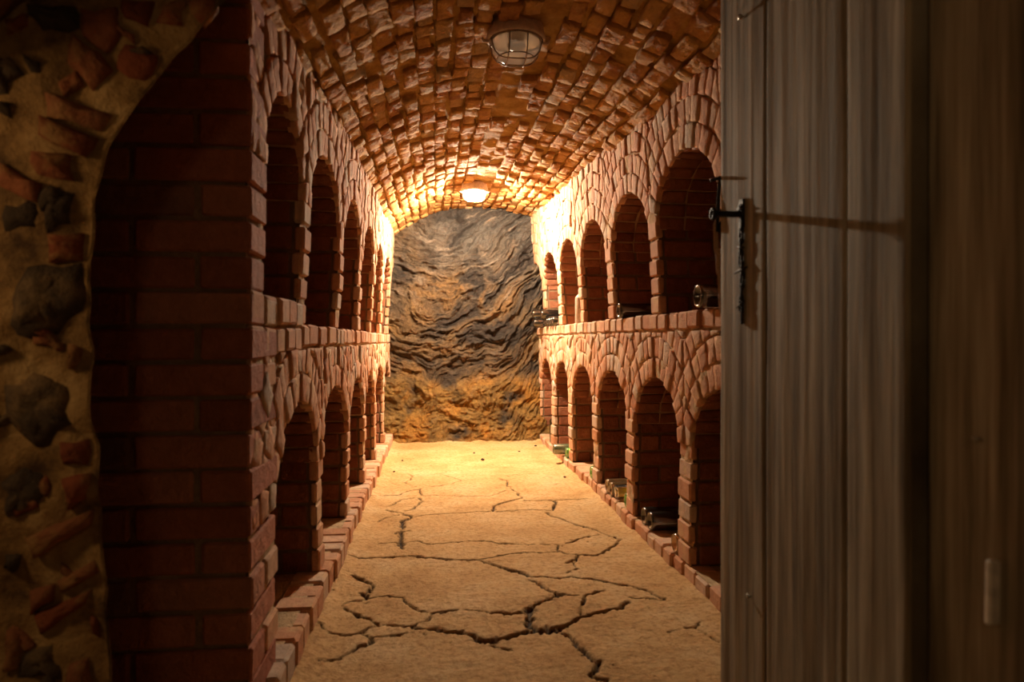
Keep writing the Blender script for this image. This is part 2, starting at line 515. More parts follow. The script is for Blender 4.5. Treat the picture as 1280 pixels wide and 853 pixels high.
# ------------------------------------------------------------------ rack walls
DEPTH = 0.40
def build_rack(side):
    F = FL if side == 'left' else FR
    mb = MB()     # slots: 0 brick, 1 mortar, 2 brick darkened for niche shade
    if side == 'left':
        sill = 0.997; kerb = 0.10; kprot = 0.038; pw = 0.78
        low = [dict(c=2.21 + 0.78 * k, a=0.332) for k in range(6)]
        up = [dict(c=1.982, a=0.226, sill=1.062, lo=1.60, hi=2.258)] + [dict(c=2.655 + 0.78 * k, a=0.332) for k in range(6)]
        ap_l, ap_u, rise_l, rise_u = 0.75, 1.632, 0.25, 0.25
    else:
        sill = 1.063; kerb = 0.066; kprot = 0.014
        low = [dict(c=2.243 + 0.764 * k, a=0.313) for k in range(-1, 6)]
        up = [dict(c=2.575 + 0.78 * k, a=0.33) for k in range(-1, 6)]
        ap_l, ap_u, rise_l, rise_u = 0.775, 1.68, 0.25, 0.25
    def cells(lst, pitch):
        for i, n in enumerate(lst):
            n.setdefault('lo', n['c'] - pitch / 2 if i == 0 or 'hi' not in lst[i - 1] else lst[i - 1]['hi'])
            n.setdefault('hi', n['c'] + pitch / 2)
    cells(low, 0.78 if side == 'left' else 0.764); cells(up, 0.78)
    if side == 'left': low[0]['lo'] = 1.60
    y_start = Y0 + 0.004
    rows = []
    for n in low: n.update(floor=kerb, apex=ap_l, rise=rise_l, top=lambda s: sill - 0.078, row=0)
    for n in up:
        n.setdefault('sill', sill)
        n.update(floor=n['sill'], apex=ap_u, rise=rise_u, row=1)
        xw = XL + 0.03 if side == 'left' else XR - 0.05
        n['top'] = lambda s, xw=xw: vault_h(xw, s) + 0.015
    allc = low + up
    # mortar face
    def solid(s, t):
        for n in (low if t < sill - 0.02 else up):
            if n['lo'] <= s < n['hi']:
                if t < n['floor'] - 0.012: return True
                spring = n['apex'] - n['rise']
                x = abs(s - n['c'])
                if t < spring: return x > n['a'] + 0.004
                e = (x / (n['a'] + 0.006)) ** 2 + ((t - spring) / (n['rise'] + 0.008)) ** 2
                return e > 1
        return True
    st = 0.0125
    na = int((Y1 - y_start) / st); nb = int(2.26 / st)
    top_x = XL + 0.03 if side == 'left' else XR - 0.05
    def P(i, j):
        s, t = y_start + i * st, j * st
        c = -0.009 + 0.012 * FBM(s * 9, t * 9, 5.0 if side == 'left' else 8.0, 3)
        return F(s, t, c)
    def keep(i, j):
        s, t = y_start + (i + .5) * st, (j + .5) * st
        return solid(s, t) and t < vault_h(top_x, s) + 0.03
    grid(mb, na, nb, P, keep, 1)

    for n in allc:
        c, a, rise, spring = n['c'], n['a'], n['rise'], n['apex'] - n['rise']
        rl = 0.094
        def E(th, off):
            x, y = a * math.cos(th), rise * math.sin(th)
            nx, ny = math.cos(th) / a, math.sin(th) / rise
            L = math.hypot(nx, ny)
            return (c + x + nx / L * off, spring + y + ny / L * off)
        k = 0
        while k < 6:
            o0, o1 = k * rl, (k + 1) * rl
            # equal steps of arc length at the middle of the ring, run a little past the spring line
            th = np.linspace(-0.0, math.pi, 200)
            pts = np.array([E(x, (o0 + o1) / 2) for x in th])
            d = np.concatenate([[0], np.cumsum(np.hypot(*np.diff(pts, axis=0).T))])
            m = max(6, int(round(d[-1] / 0.076)))
            cuts = np.linspace(0, d[-1], m + 1)
            cuts[1:-1] += np.array([R(-.011, .011) for _ in range(m - 1)])
            ths = np.interp(cuts, d, th)
            any_in = False
            for t0, t1 in zip(ths, ths[1:]):
                oj = R(-0.006, 0.006) if k else 0
                quad = [E(t0, o0 + oj), E(t0, o1 + oj), E(t1, o1 + oj), E(t1, o0 + oj)]
                if area(quad) < 0: quad = quad[::-1]
                mid = E((t0 + t1) / 2, o0)
                lo, hi = max(n['lo'], y_start), n['hi']
                q = clip(quad, -1, 0, -lo - 0.001); q = clip(q, 1, 0, hi - 0.001) if q else q
                q = clip(q, 0, -1, -spring) if q else q
                if q:
                    tt = n['top'](sum(p[0] for p in q) / len(q))
                    q = clip(q, 0, 1, tt)
                if len(q) > 2 and abs(area(q)) > 4e-4:
                    any_in = True
                    if R(0, 1) < 0.04 and k: continue
                    brick_poly(mb, q, F, R(-0.004, 0.006), joint=0.0032, bev=0.0026, rough=0.0013, mat=0, seg=0.024)
            if not any_in: break
            k += 1
        # intrados: the brick undersides of the arch, running back into the niche
        th = np.linspace(0, math.pi, 15)
        for t0, t1 in zip(th, th[1:]):
            p0, p1 = E(t0, 0.0), E(t1, 0.0)
            if p1[0] < y_start: continue
            L = math.hypot(p1[0] - p0[0], p1[1] - p0[1])
            def G(u, d, cc, p0=p0, p1=p1, L=L):
                f = u / L
                x, y = lerp(p0[0], p1[0], f), lerp(p0[1], p1[1], f)
                dx, dy = c - x, spring - y
                q = math.hypot(dx, dy)
                return F(x + dx / q * cc, y + dy / q * cc, -d)
            for d0, d1 in ((0.012, 0.13), (0.13, 0.27), (0.27, DEPTH)):
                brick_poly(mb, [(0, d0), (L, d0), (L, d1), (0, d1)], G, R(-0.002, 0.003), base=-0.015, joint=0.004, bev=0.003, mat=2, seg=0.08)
            e0, e1 = E(t0, 0.006), E(t1, 0.006)
            vs = [F(*e0, -0.008), F(*e1, -0.008), F(*e1, -DEPTH), F(*e0, -DEPTH)]
            mb.add(vs, [(0, 1, 2, 3)], 1)
        # niche floor
        nf = n['floor']
        vs = []
        for dd in (-0.0, -0.13, -0.26, -DEPTH):
            for q in np.linspace(-1, 1, 9):
                vs.append(F(max(y_start, c + q * (a + 0.02)), nf - 0.006 + R(-0.002, 0.002), dd))
        fs = [(r * 9 + i, r * 9 + i + 1, (r + 1) * 9 + i + 1, (r + 1) * 9 + i) for r in range(3) for i in range(8)]
        mb.add(vs, fs, 1)
    # piers between niches: stacked bricks that show on the face and on both jambs
    for lst in (low, up):
        edges = []
        for i, n in enumerate(lst):
            s0 = lst[i - 1]['c'] + lst[i - 1]['a'] if i else None
            edges.append((s0, n['c'] - n['a'], n, lst[i - 1] if i else n))
        last = lst[-1]
        edges.append((last['c'] + last['a'], last['c'] + last['a'] + 0.12, last, last))
        for s0, s1, n, pn in edges:
            if s0 is None:
                if side == 'left': continue          # the big end pier is built below
                s0 = s1 - 0.12
            if s1 < y_start: continue
            s0 = max(s0, y_start)
            f = min(n['floor'], pn['floor']); spring = n['apex'] - n['rise']
            t = f - 0.004
            k = 0
            while t < spring + 0.12:
                hgt = 0.082 + R(-0.006, 0.006)
                t1 = t + hgt
                j0, j1 = R(-0.003, 0.004), R(-0.004, 0.003)
                taper = max(0, t - spring) * 0.25 if t > spring else 0
                if t < spring - 0.03:
                    d = [0.0, 0.030, 0.26, DEPTH] if k % 2 else [0.0, 0.036, 0.14, DEPTH]  # thin front slice stays bright, the rest carries jamb shade in its colour
                    for q, (d0, d1) in enumerate(zip(d, d[1:])):
                        fr = R(-0.004, 0.008) if q == 0 else 0
                        box_brick(mb, F, s0 + j0 + (0.002 if q else 0), s1 + j1 - (0.002 if q else 0), t + 0.0035, t1 - 0.0035,
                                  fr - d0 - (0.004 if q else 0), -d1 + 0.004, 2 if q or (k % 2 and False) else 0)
                k += 1; t = t1
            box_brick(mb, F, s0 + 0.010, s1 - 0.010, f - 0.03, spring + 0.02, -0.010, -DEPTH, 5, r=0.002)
    # back of the niches
    def FB(s, t, c): return F(s, t, -DEPTH + c)
    t = 0.02; k = 0
    while t < 1.9:
        s = y_start - (0.13 if k % 2 else 0.0)
        while s < Y1:
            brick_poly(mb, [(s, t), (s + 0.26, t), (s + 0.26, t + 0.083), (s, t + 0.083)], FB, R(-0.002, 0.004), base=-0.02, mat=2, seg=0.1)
            s += 0.26
        t += 0.083; k += 1
    mb.add([FB(y_start, 0, -.006), FB(Y1, 0, -.006), FB(Y1, 2.0, -.006), FB(y_start, 2.0, -.006)], [(0, 1, 2, 3)], 1)
    # sill of the upper row: a course of brick ends
    s = y_start
    while s < Y1:
        wd = 0.119 + R(-0.009, 0.009) if side == 'right' else 0.118 + R(-0.03, 0.02)
        sl = sill
        if side == 'left' and s < 2.19: sl = 1.062
        tilt = R(-0.003, 0.003)
        box_brick(mb, F, s + 0.004, s + wd - 0.005, sl - 0.073 + tilt, sl + tilt, R(0.002, 0.014), -0.12, 0, r=0.007)
        if side == 'left' and s < 2.15:
            box_brick(mb, F, s + 0.004, s + wd - 0.005, sl - 0.15 + tilt, sl - 0.079, R(0.0, 0.01), -0.12, 0, r=0.007)
        s += wd
    # end pier facing the entrance
    if side == 'left':
        xw = 0.375
        k = 0; t = 0.0
        while t < 1.98:
            t1 = t + 0.0815
            ydepth = 0.258 if t < 0.98 else 0.142
            if t < 0.92 or t > 1.06 or True:
                cut = (0.118, 0.118 + 0.25) if k % 2 else (0.262, xw)
                xs = [0.0] + ([0.118, 0.36] if k % 2 else [0.258, 0.37]) + [0.47]
                for q, (x0, x1) in enumerate(zip(xs, xs[1:])):
                    fr = R(0.0, 0.006) if q == 0 else -x0 - 0.005
                    dy = ydepth if (k % 2 and q == 0) else 0.122
                    off = R(-0.004, 0.002)
                    if t > 1.06: dy = 0.142
                    if t > 0.9 and t < 1.06: dy = 0.122
                    box_brick(mb, F, Y0 + off, Y0 + dy - 0.005, t + 0.0035, t1 - 0.0035, fr, -x1 + 0.005, 3, r=0.005)
                if not (k % 2) and ydepth > 0.2:
                    box_brick(mb, F, Y0 + 0.127, Y0 + ydepth, t + 0.005, t1 - 0.005, R(0, 0.008), -0.24, 0, r=0.007)
            t = t1; k += 1
        box_brick(mb, F, Y0 + 0.0045, Y0 + 0.118, 0, 2.0, -0.008, -0.55, 4, r=0.002)
        box_brick(mb, F, Y0 + 0.012, Y0 + 0.25, 0, 0.96, -0.012, -0.42, 1, r=0.002)
    # outer far shelf slabs close the wall behind the bricks
    o = mb.build('wall_' + side, [M_BRICK, M_MORTAR, M_BRICK_SHADE, M_PIER, M_PMORT, M_MORTAR_SHADE])
    structure(o, 'brick wine rack wall with two rows of arched niches on the %s' % side)
    # kerb
    kb = MB()
    s = 1.2 if side == 'right' else Y0 + 0.02
    while s < Y1:
        wd = 0.118 + R(-0.010, 0.010)
        lift = R(-0.006, 0.004)
        box_brick(kb, F, s + 0.004, s + wd - 0.005, -0.03, kerb + lift, kprot + R(-0.006, 0.006), -0.09, 0, r=0.008)
        s += wd
    mort = kerb - 0.012
    box_brick(kb, F, Y0, Y1, -0.03, mort, kprot - 0.014, -0.09, 1, r=0.004)
    o = kb.build('trim_1' if side == 'left' else 'trim_2', [M_BRICK, M_MORTAR])
    structure(o, 'low brick kerb along the foot of the %s rack' % side)
build_rack('left')
build_rack('right')

# ------------------------------------------------------------------ vault
def build_vault():
    mb = MB()
    xs = np.linspace(-0.80, 1.42, 400)
    hs = np.array([vault_h(x, 4.0) for x in xs])
    arc = np.concatenate([[0], np.cumsum(np.hypot(np.diff(xs), np.diff(hs)))])
    total = arc[-1]
    def x_of(u): return float(np.interp(u, arc, xs))
    def F(u, y, c):
        x = x_of(u)
        dx = (vault_h(x + 0.01, y) - vault_h(x - 0.01, y)) / 0.02
        L = math.hypot(1, dx)
        h = vault_h(x, y) + 0.018 * N(x * 2.2, y * 1.6, 11) + 0.008 * N(x * 7, y * 5, 2)
        return Vector((x + dx / L * c, y, h - c / L))
    na, nb = 130, 300
    ya, yb = 0.55, 7.0
    def P(i, j):
        u, y = total * i / na, ya + (yb - ya) * j / nb
        x = x_of(u)
        cm = 0.010 * math.exp(-((x - XC - 0.06) / 0.07) ** 2)
        return F(u, y, -0.014 + cm + 0.014 * FBM(x * 8, y * 8, 1.0, 3))
    grid(mb, na, nb, P, None, 1)
    nrow = int(total / 0.074)
    cw = total / nrow
    for r in range(nrow):
        y = ya + R(0, 0.12)
        while y < yb - 0.05:
            L = R(0.08, 0.19)
            u0, u1 = r * cw, (r + 1) * cw
            xm = x_of((u0 + u1) / 2)
            crown = abs(xm - XC - 0.05) < 0.07
            if R(0, 1) > (0.5 if crown else 0.05):
                sk = 0.012 * N(y * 1.1, r * 0.6, 4)
                g0, g1 = R(-0.003, 0.010), R(-0.003, 0.010)
                q = [(u0 + sk + g0, y), (u1 + sk - g1, y), (u1 + sk - g1, y + L), (u0 + sk + g0, y + L)]
                brick_poly(mb, q, F, R(-0.006, 0.020), base=-0.035, joint=R(0.002, 0.005), bev=0.0045, rough=0.003, mat=0, jit=0.006, seg=0.026)
            y += L
    o = mb.build('ceiling', [M_VBRICK, M_VMORT])
    structure(o, 'low barrel vault of rough orange brick over the cellar aisle')
build_vault()

# ------------------------------------------------------------------ floor
CRACKS = {
 'A': ((370, 700, 1280 / 270), [
  (9, [(330,100),(400,130),(455,155),(430,195),(395,205),(420,235)]), (5, [(420,235),(330,250),(285,268)]),
  (5, [(420,235),(500,222),(635,228),(655,262),(730,305),(800,318)]), (6, [(285,290),(370,340),(440,355),(490,390),(590,388),(690,392)]),
  (13, [(690,398),(800,410),(900,425),(1020,435),(1080,465),(1170,475),(1240,455),(1280,450)]), (5, [(690,392),(720,375),(780,362),(800,320)]),
  (6, [(800,320),(880,312),(950,300),(1060,305),(1160,320),(1240,316),(1280,322)]), (5, [(490,395),(430,405),(375,435),(300,455),(200,448),(120,410)]),
  (5, [(375,435),(440,465),(560,450),(690,428)]), (6, [(440,465),(435,505),(370,518),(310,560),(250,595),(130,612)]), (4, [(1140,500),(1280,530)]),
  (7, [(930,0),(1100,5),(1170,30),(1280,58)])]),
 'B': ((630, 700, 1280 / 270), [
  (9, [(0,45),(60,60),(110,75),(145,100)]), (7, [(145,100),(250,102),(330,110),(400,100),(520,115),(610,132),(740,152),(840,182),(950,235)]),
  (8, [(160,125),(220,155),(270,190),(330,213)]), (6, [(330,213),(440,212)]), (13, [(330,213),(280,235),(220,255),(165,285),(150,330),(160,390),(190,410)]),
  (7, [(0,318),(60,320),(140,325)]), (20, [(150,420),(220,415),(300,410),(350,395)]), (11, [(0,460),(60,440),(150,420)]),
  (8, [(350,390),(410,365),(450,340),(520,325),(620,300),(690,290),(740,250)]), (6, [(450,330),(455,290),(480,240),(490,210),(580,185)]),
  (10, [(340,430),(400,460),(430,510),(490,560),(520,590),(560,605),(550,660),(510,690),(600,720)]), (3, [(970,430),(1050,410),(1130,405),(1200,440),(1270,490)]),
  (3, [(1130,405),(1160,370)]), (4, [(750,225),(860,232),(960,240)])]),
 'C': ((430, 620, 1280 / 220), [
  (8, [(30,458),(150,455),(250,448),(350,442),(420,440),(490,435),(560,445),(680,455),(790,465),(900,468),(1000,460)]), (5, [(1000,460),(1080,450),(1130,432),(1280,420)]),
  (7, [(1050,475),(1110,505),(1190,530),(1280,565)]), (9, [(310,105),(380,120),(430,130),(490,162)]), (13, [(470,170),(415,190),(420,230),(415,280),(410,340),(430,385)]),
  (4, [(235,355),(340,343),(420,340)]), (6, [(420,340),(530,330),(600,350),(690,350),(780,340),(890,330),(1010,325),(1100,342),(1280,355)]),
  (4, [(490,162),(600,140),(740,130),(880,125),(1000,118),(1100,118),(1280,112)]), (4, [(400,140),(310,160),(245,190)]), (6, [(560,35),(530,70),(500,95),(430,115)]),
  (4, [(320,75),(400,35)]), (6, [(1080,115),(1085,80),(1150,55),(1240,32)])]),
 'D': ((620, 620, 1280 / 260), [
  (7, [(310,105),(350,130),(420,150),(500,183),(560,195),(630,220)]), (6, [(630,220),(690,245),(770,272),(740,300),(680,340),(610,370),(500,365),(440,360),(395,345)]),
  (7, [(635,240),(560,255),(500,270),(430,295)]), (4, [(0,290),(100,295),(200,305),(270,298),(385,303)]), (5, [(385,303),(385,345)]),
  (4, [(0,375),(80,360),(170,350),(280,352),(390,347)]), (8, [(510,370),(490,395),(440,415)]), (4, [(500,380),(480,430),(500,450),(440,475)]),
  (6, [(350,30),(372,45),(350,85)]), (4, [(0,100),(100,90),(230,85),(350,92)]), (4, [(0,55),(80,30),(130,18)]), (4, [(160,30),(330,30),(560,18)])]),
 'E': ((450, 545, 1280 / 150), [
  (6, [(630,570),(540,580),(470,605),(390,635),(210,640)]), (6, [(630,570),(645,610),(680,640)]), (4, [(680,640),(800,635),(1000,645),(1200,650),(1280,640)]),
  (4, [(630,570),(680,545),(800,540),(960,525),(1060,490),(1080,475)]), (5, [(1080,475),(1020,455),(940,430),(870,410)]), (4, [(600,545),(500,510),(470,498),(540,465),(555,425),(500,395)]),
  (3, [(1080,475),(1280,468)]), (6, [(630,655),(665,690),(600,740),(560,775)]), (4, [(430,680),(340,735),(280,755)]), (3, [(430,675),(600,658)]),
  (3, [(700,420),(820,405),(1000,370)]), (3, [(920,280),(1050,285),(1150,295)])]),
 'F': ((580, 545, 1280 / 180), [
  (6, [(320,385),(385,405),(380,440),(440,480),(480,510),(515,550),(470,565),(420,575),(330,605),(270,630),(250,670)]), (3, [(385,425),(530,423)]),
  (3, [(0,540),(100,540),(220,535),(300,515),(370,480)]), (3, [(500,575),(680,575),(820,572)]), (3, [(820,570),(950,570),(1080,565)]),
  (3, [(390,365),(450,350),(610,340)]), (3, [(780,440),(830,425),(870,420)]), (6, [(815,575),(820,600),(790,640),(790,665)])]),
}
def build_floor():
    dx, dy = 0.0055, 0.0065
    xs = np.arange(-0.52, 1.09, dx); ys = np.arange(1.3, 7.1, dy)
    X, Y = np.meshgrid(xs, ys)
    best = np.full(X.shape, 9.0)
    rng = np.random.RandomState(4)
    for (ox, oy, sc), lines in CRACKS.values():
        for wdt, pts in lines:
            ip = [(ox + p[0] / sc, oy + p[1] / sc) for p in pts]
            wp = [np.array(floor_pt(*p)) for p in ip]
            # roughen the run between the surveyed points
            fine = []
            for p, q in zip(wp, wp[1:]):
                L = np.hypot(*(q - p)); k = max(1, int(L / 0.022))
                for j in range(k):
                    t = j / k
                    off = rng.uniform(-1, 1, 2) * 0.0065 if j else 0
                    fine.append(p + (q - p) * t + off)
            fine.append(wp[-1])
            hw0 = wdt * 0.00054
            for p, q in zip(fine, fine[1:]):
                hw = hw0 * rng.uniform(0.4, 1.5)
                m = 0.05
                i0, i1 = np.searchsorted(xs, [min(p[0], q[0]) - m, max(p[0], q[0]) + m])
                j0, j1 = np.searchsorted(ys, [min(p[1], q[1]) - m, max(p[1], q[1]) + m])
                if i1 <= i0 or j1 <= j0: continue
                sx, sy = X[j0:j1, i0:i1], Y[j0:j1, i0:i1]
                d = q - p; L2 = max(1e-9, d @ d)
                t = np.clip(((sx - p[0]) * d[0] + (sy - p[1]) * d[1]) / L2, 0, 1)
                dist = np.hypot(sx - p[0] - t * d[0], (sy - p[1] - t * d[1])) / hw
                best[j0:j1, i0:i1] = np.minimum(best[j0:j1, i0:i1], dist)
    nz = np.array([[mn.noise(Vector((x * 75, y * 75, 4))) + 0.6 * mn.noise(Vector((x * 25, y * 25, 8))) for x in xs] for y in ys])
    g = np.clip(1.45 - 0.75 * best * (1 + 0.9 * nz), 0, 1)
    Z = np.zeros(X.shape)
    nj, ni = X.shape
    for j in range(nj):
        for i in range(ni):
            x, y = xs[i], ys[j]
            z = 0.006 * mn.noise(Vector((x * 3, y * 3, 0))) + 0.0022 * mn.noise(Vector((x * 22, y * 22, 1))) + 0.0012 * mn.noise(Vector((x * 60, y * 60, 5)))
            # mortar fillets at the kerbs and sand against the rock
            z += 0.03 * math.exp(-((x + 0.395) / 0.05) ** 2) * (0.7 + 0.5 * mn.noise(Vector((y * 6, 0, 7))))
            z += 0.016 * math.exp(-((x - 0.98) / 0.04) ** 2) * (0.6 + 0.6 * mn.noise(Vector((y * 6, 3, 7))))
            z += 0.05 * max(0, (y - 6.1) / 0.5) ** 2 * (1 + 0.5 * mn.noise(Vector((x * 6, y * 6, 2)))) if y > 6.1 else 0
            Z[j, i] = z
    Z -= 0.016 * g * (0.6 + 0.4 * g)
    n2 = np.array([[mn.noise(Vector((xs[i] * 90, ys[j] * 90, 2))) for i in range(ni)] for j in range(nj)])
    g = np.clip(g * (1.0 + 0.5 * n2), 0, 1)
    mb = MB()
    verts = np.stack([X, Y, Z], -1).reshape(-1, 3)
    idx = np.arange(nj * ni).reshape(nj, ni)
    f = np.stack([idx[:-1, :-1], idx[:-1, 1:], idx[1:, 1:], idx[1:, :-1]], -1).reshape(-1, 4)
    me = bpy.data.meshes.new('floor')
    # outer apron: entrance side
    extra = np.array([(-3, -1.5, -0.004), (3, -1.5, -0.004), (3, 1.31, -0.004), (-3, 1.31, -0.004)])
    n0 = len(verts)
    allv = np.concatenate([verts, extra])
    faces = f.tolist() + [[n0, n0 + 1, n0 + 2, n0 + 3]]
    me.from_pydata(allv.tolist(), [], faces)
    me.materials.append(M_FLOOR)
    me.polygons.foreach_set('use_smooth', [True] * len(faces))
    at = me.attributes.new('grime', 'FLOAT', 'POINT')
    at.data.foreach_set('value', np.concatenate([g.reshape(-1), np.zeros(4)]).astype(np.float32))
    o = bpy.data.objects.new('floor', me)
    COL.objects.link(o)
    structure(o, 'sandy concrete floor split by dark branching cracks')
build_floor()

# ------------------------------------------------------------------ rock face at the end
def build_rock():
    mb = MB()
    na, nb = 280, 350
    x0, x1, h1 = -0.72, 1.34, 2.42
    cols = []
    def ridged(x, y, z, oct=5):
        a, sc, f, w_ = 0.0, 0.5, 1.0, 1.0
        for _ in range(oct):
            n_ = (1 - abs(mn.noise(Vector((x * f, y * f, z))) * 1.6)); n_ = max(0, n_) ** 2
            a += sc * n_ * w_; w_ = min(1, n_ * 1.6); sc *= 0.55; f *= 2.1
        return a
    def P(i, j):
        x, h = x0 + (x1 - x0) * i / na, -0.06 + (h1 + 0.06) * j / nb
        u = x - 0.22
        # warped strata: a bowl of folds, dipping in from both sides
        wx, wh = FBM(x * 2.3, h * 2.3, 3, 5), FBM(x * 2.3 + 9, h * 2.3, 6, 5)
        bowl = h - 0.62 * u * u - 0.26 * u + 0.13 * wh
        bands = FBM(u * 2.4 + 0.5 * wx, bowl * 7, 2.0, 5)
        fine = FBM(u * 9 + wx, bowl * 30, 5.0, 4)
        ridge = ridged(u * 3.2 + 0.5 * wx, bowl * 8.5, 8.0)
        chip = ridged(u * 9 + wx, bowl * 19, 18.0, 3)
        lower = 1 / (1 + math.exp((h - 0.56 + 0.09 * wx) / 0.035))      # the ochre lump at the foot
        lump = FBM(x * 3.6, h * 3.6, 14, 5)
        lr = ridged(x * 4.2 + wx, h * 4.2 + wh, 24.0)
        y = 6.56 - 0.12 * lower - 0.035 * (1 - lower) * bands - 0.018 * fine * (1 - 0.5 * lower) - 0.075 * ridge * (1 - lower) - 0.022 * chip - (0.07 * lump + 0.05 * lr) * lower
        y -= 0.10 * max(0, (0.30 - h) / 0.30) ** 1.0
        y += 0.06 * math.exp(-((u / 0.45) ** 2 + ((h - 1.45) / 0.55) ** 2))
        y -= 0.05 * max(0.0, -u - 0.42) / 0.2
        # colour of the stone itself
        grey = np.array((0.165, 0.145, 0.12)); dark = np.array((0.05, 0.038, 0.03)); och = np.array((0.42, 0.21, 0.05)); brown = np.array((0.20, 0.125, 0.06)); pale = np.array((0.42, 0.33, 0.24))
        up = 1 / (1 + math.exp(-(h - 1.55 + 0.18 * wx) / 0.16))
        c = brown * (1 - up) + grey * up
        k = FBM(x * 2.3 + wx, bowl * 4.2, 21, 4)
        c = c + (och - c) * max(0, min(1, (k - 0.12) * 2.2)) * (0.5 - 0.45 * up)
        c = c + (dark - c) * max(0, min(1, (-k + 0.10) * 2.4)) * 0.9
        c = c + (dark - c) * max(0, min(1, -fine * 1.6 + 0.1)) * 0.6
        left = max(0, min(1, (-u - 0.18) / 0.25))
        c = c + (np.array((0.32, 0.18, 0.06)) - c) * left * 0.55 * max(0, min(1, 0.5 + wx))
        lc = np.array((0.36, 0.20, 0.05)) * (0.85 + 0.5 * FBM(x * 7, h * 7, 33, 4))
        lc = lc + (np.array((0.52, 0.24, 0.04)) - lc) * max(0, min(1, 1.8 * FBM(x * 4, h * 4, 41, 3)))
        lc = lc + (dark - lc) * max(0, min(1, -2.4 * lump - 0.5)) 
        c = c + (lc - c) * lower
        c = c + (pale - c) * max(0, min(1, (FBM(u * 4, bowl * 16, 52, 4) - 0.28) * 3)) * 0.75 * (0.2 + 0.8 * up)
        c = c * 0.85
        cols.append((max(0.01, c[0]), max(0.01, c[1]), max(0.008, c[2]), 1))
        return Vector((x, y, h))
    grid(mb, na, nb, P)
    o = mb.build('wall_back', M_ROCK)
    at = o.data.color_attributes.new('rock_tint', 'FLOAT_COLOR', 'POINT')
    at.data.foreach_set('color', np.array(cols, dtype=np.float32).reshape(-1))
    structure(o, 'bare folded rock face closing the end of the cellar')
build_rock()

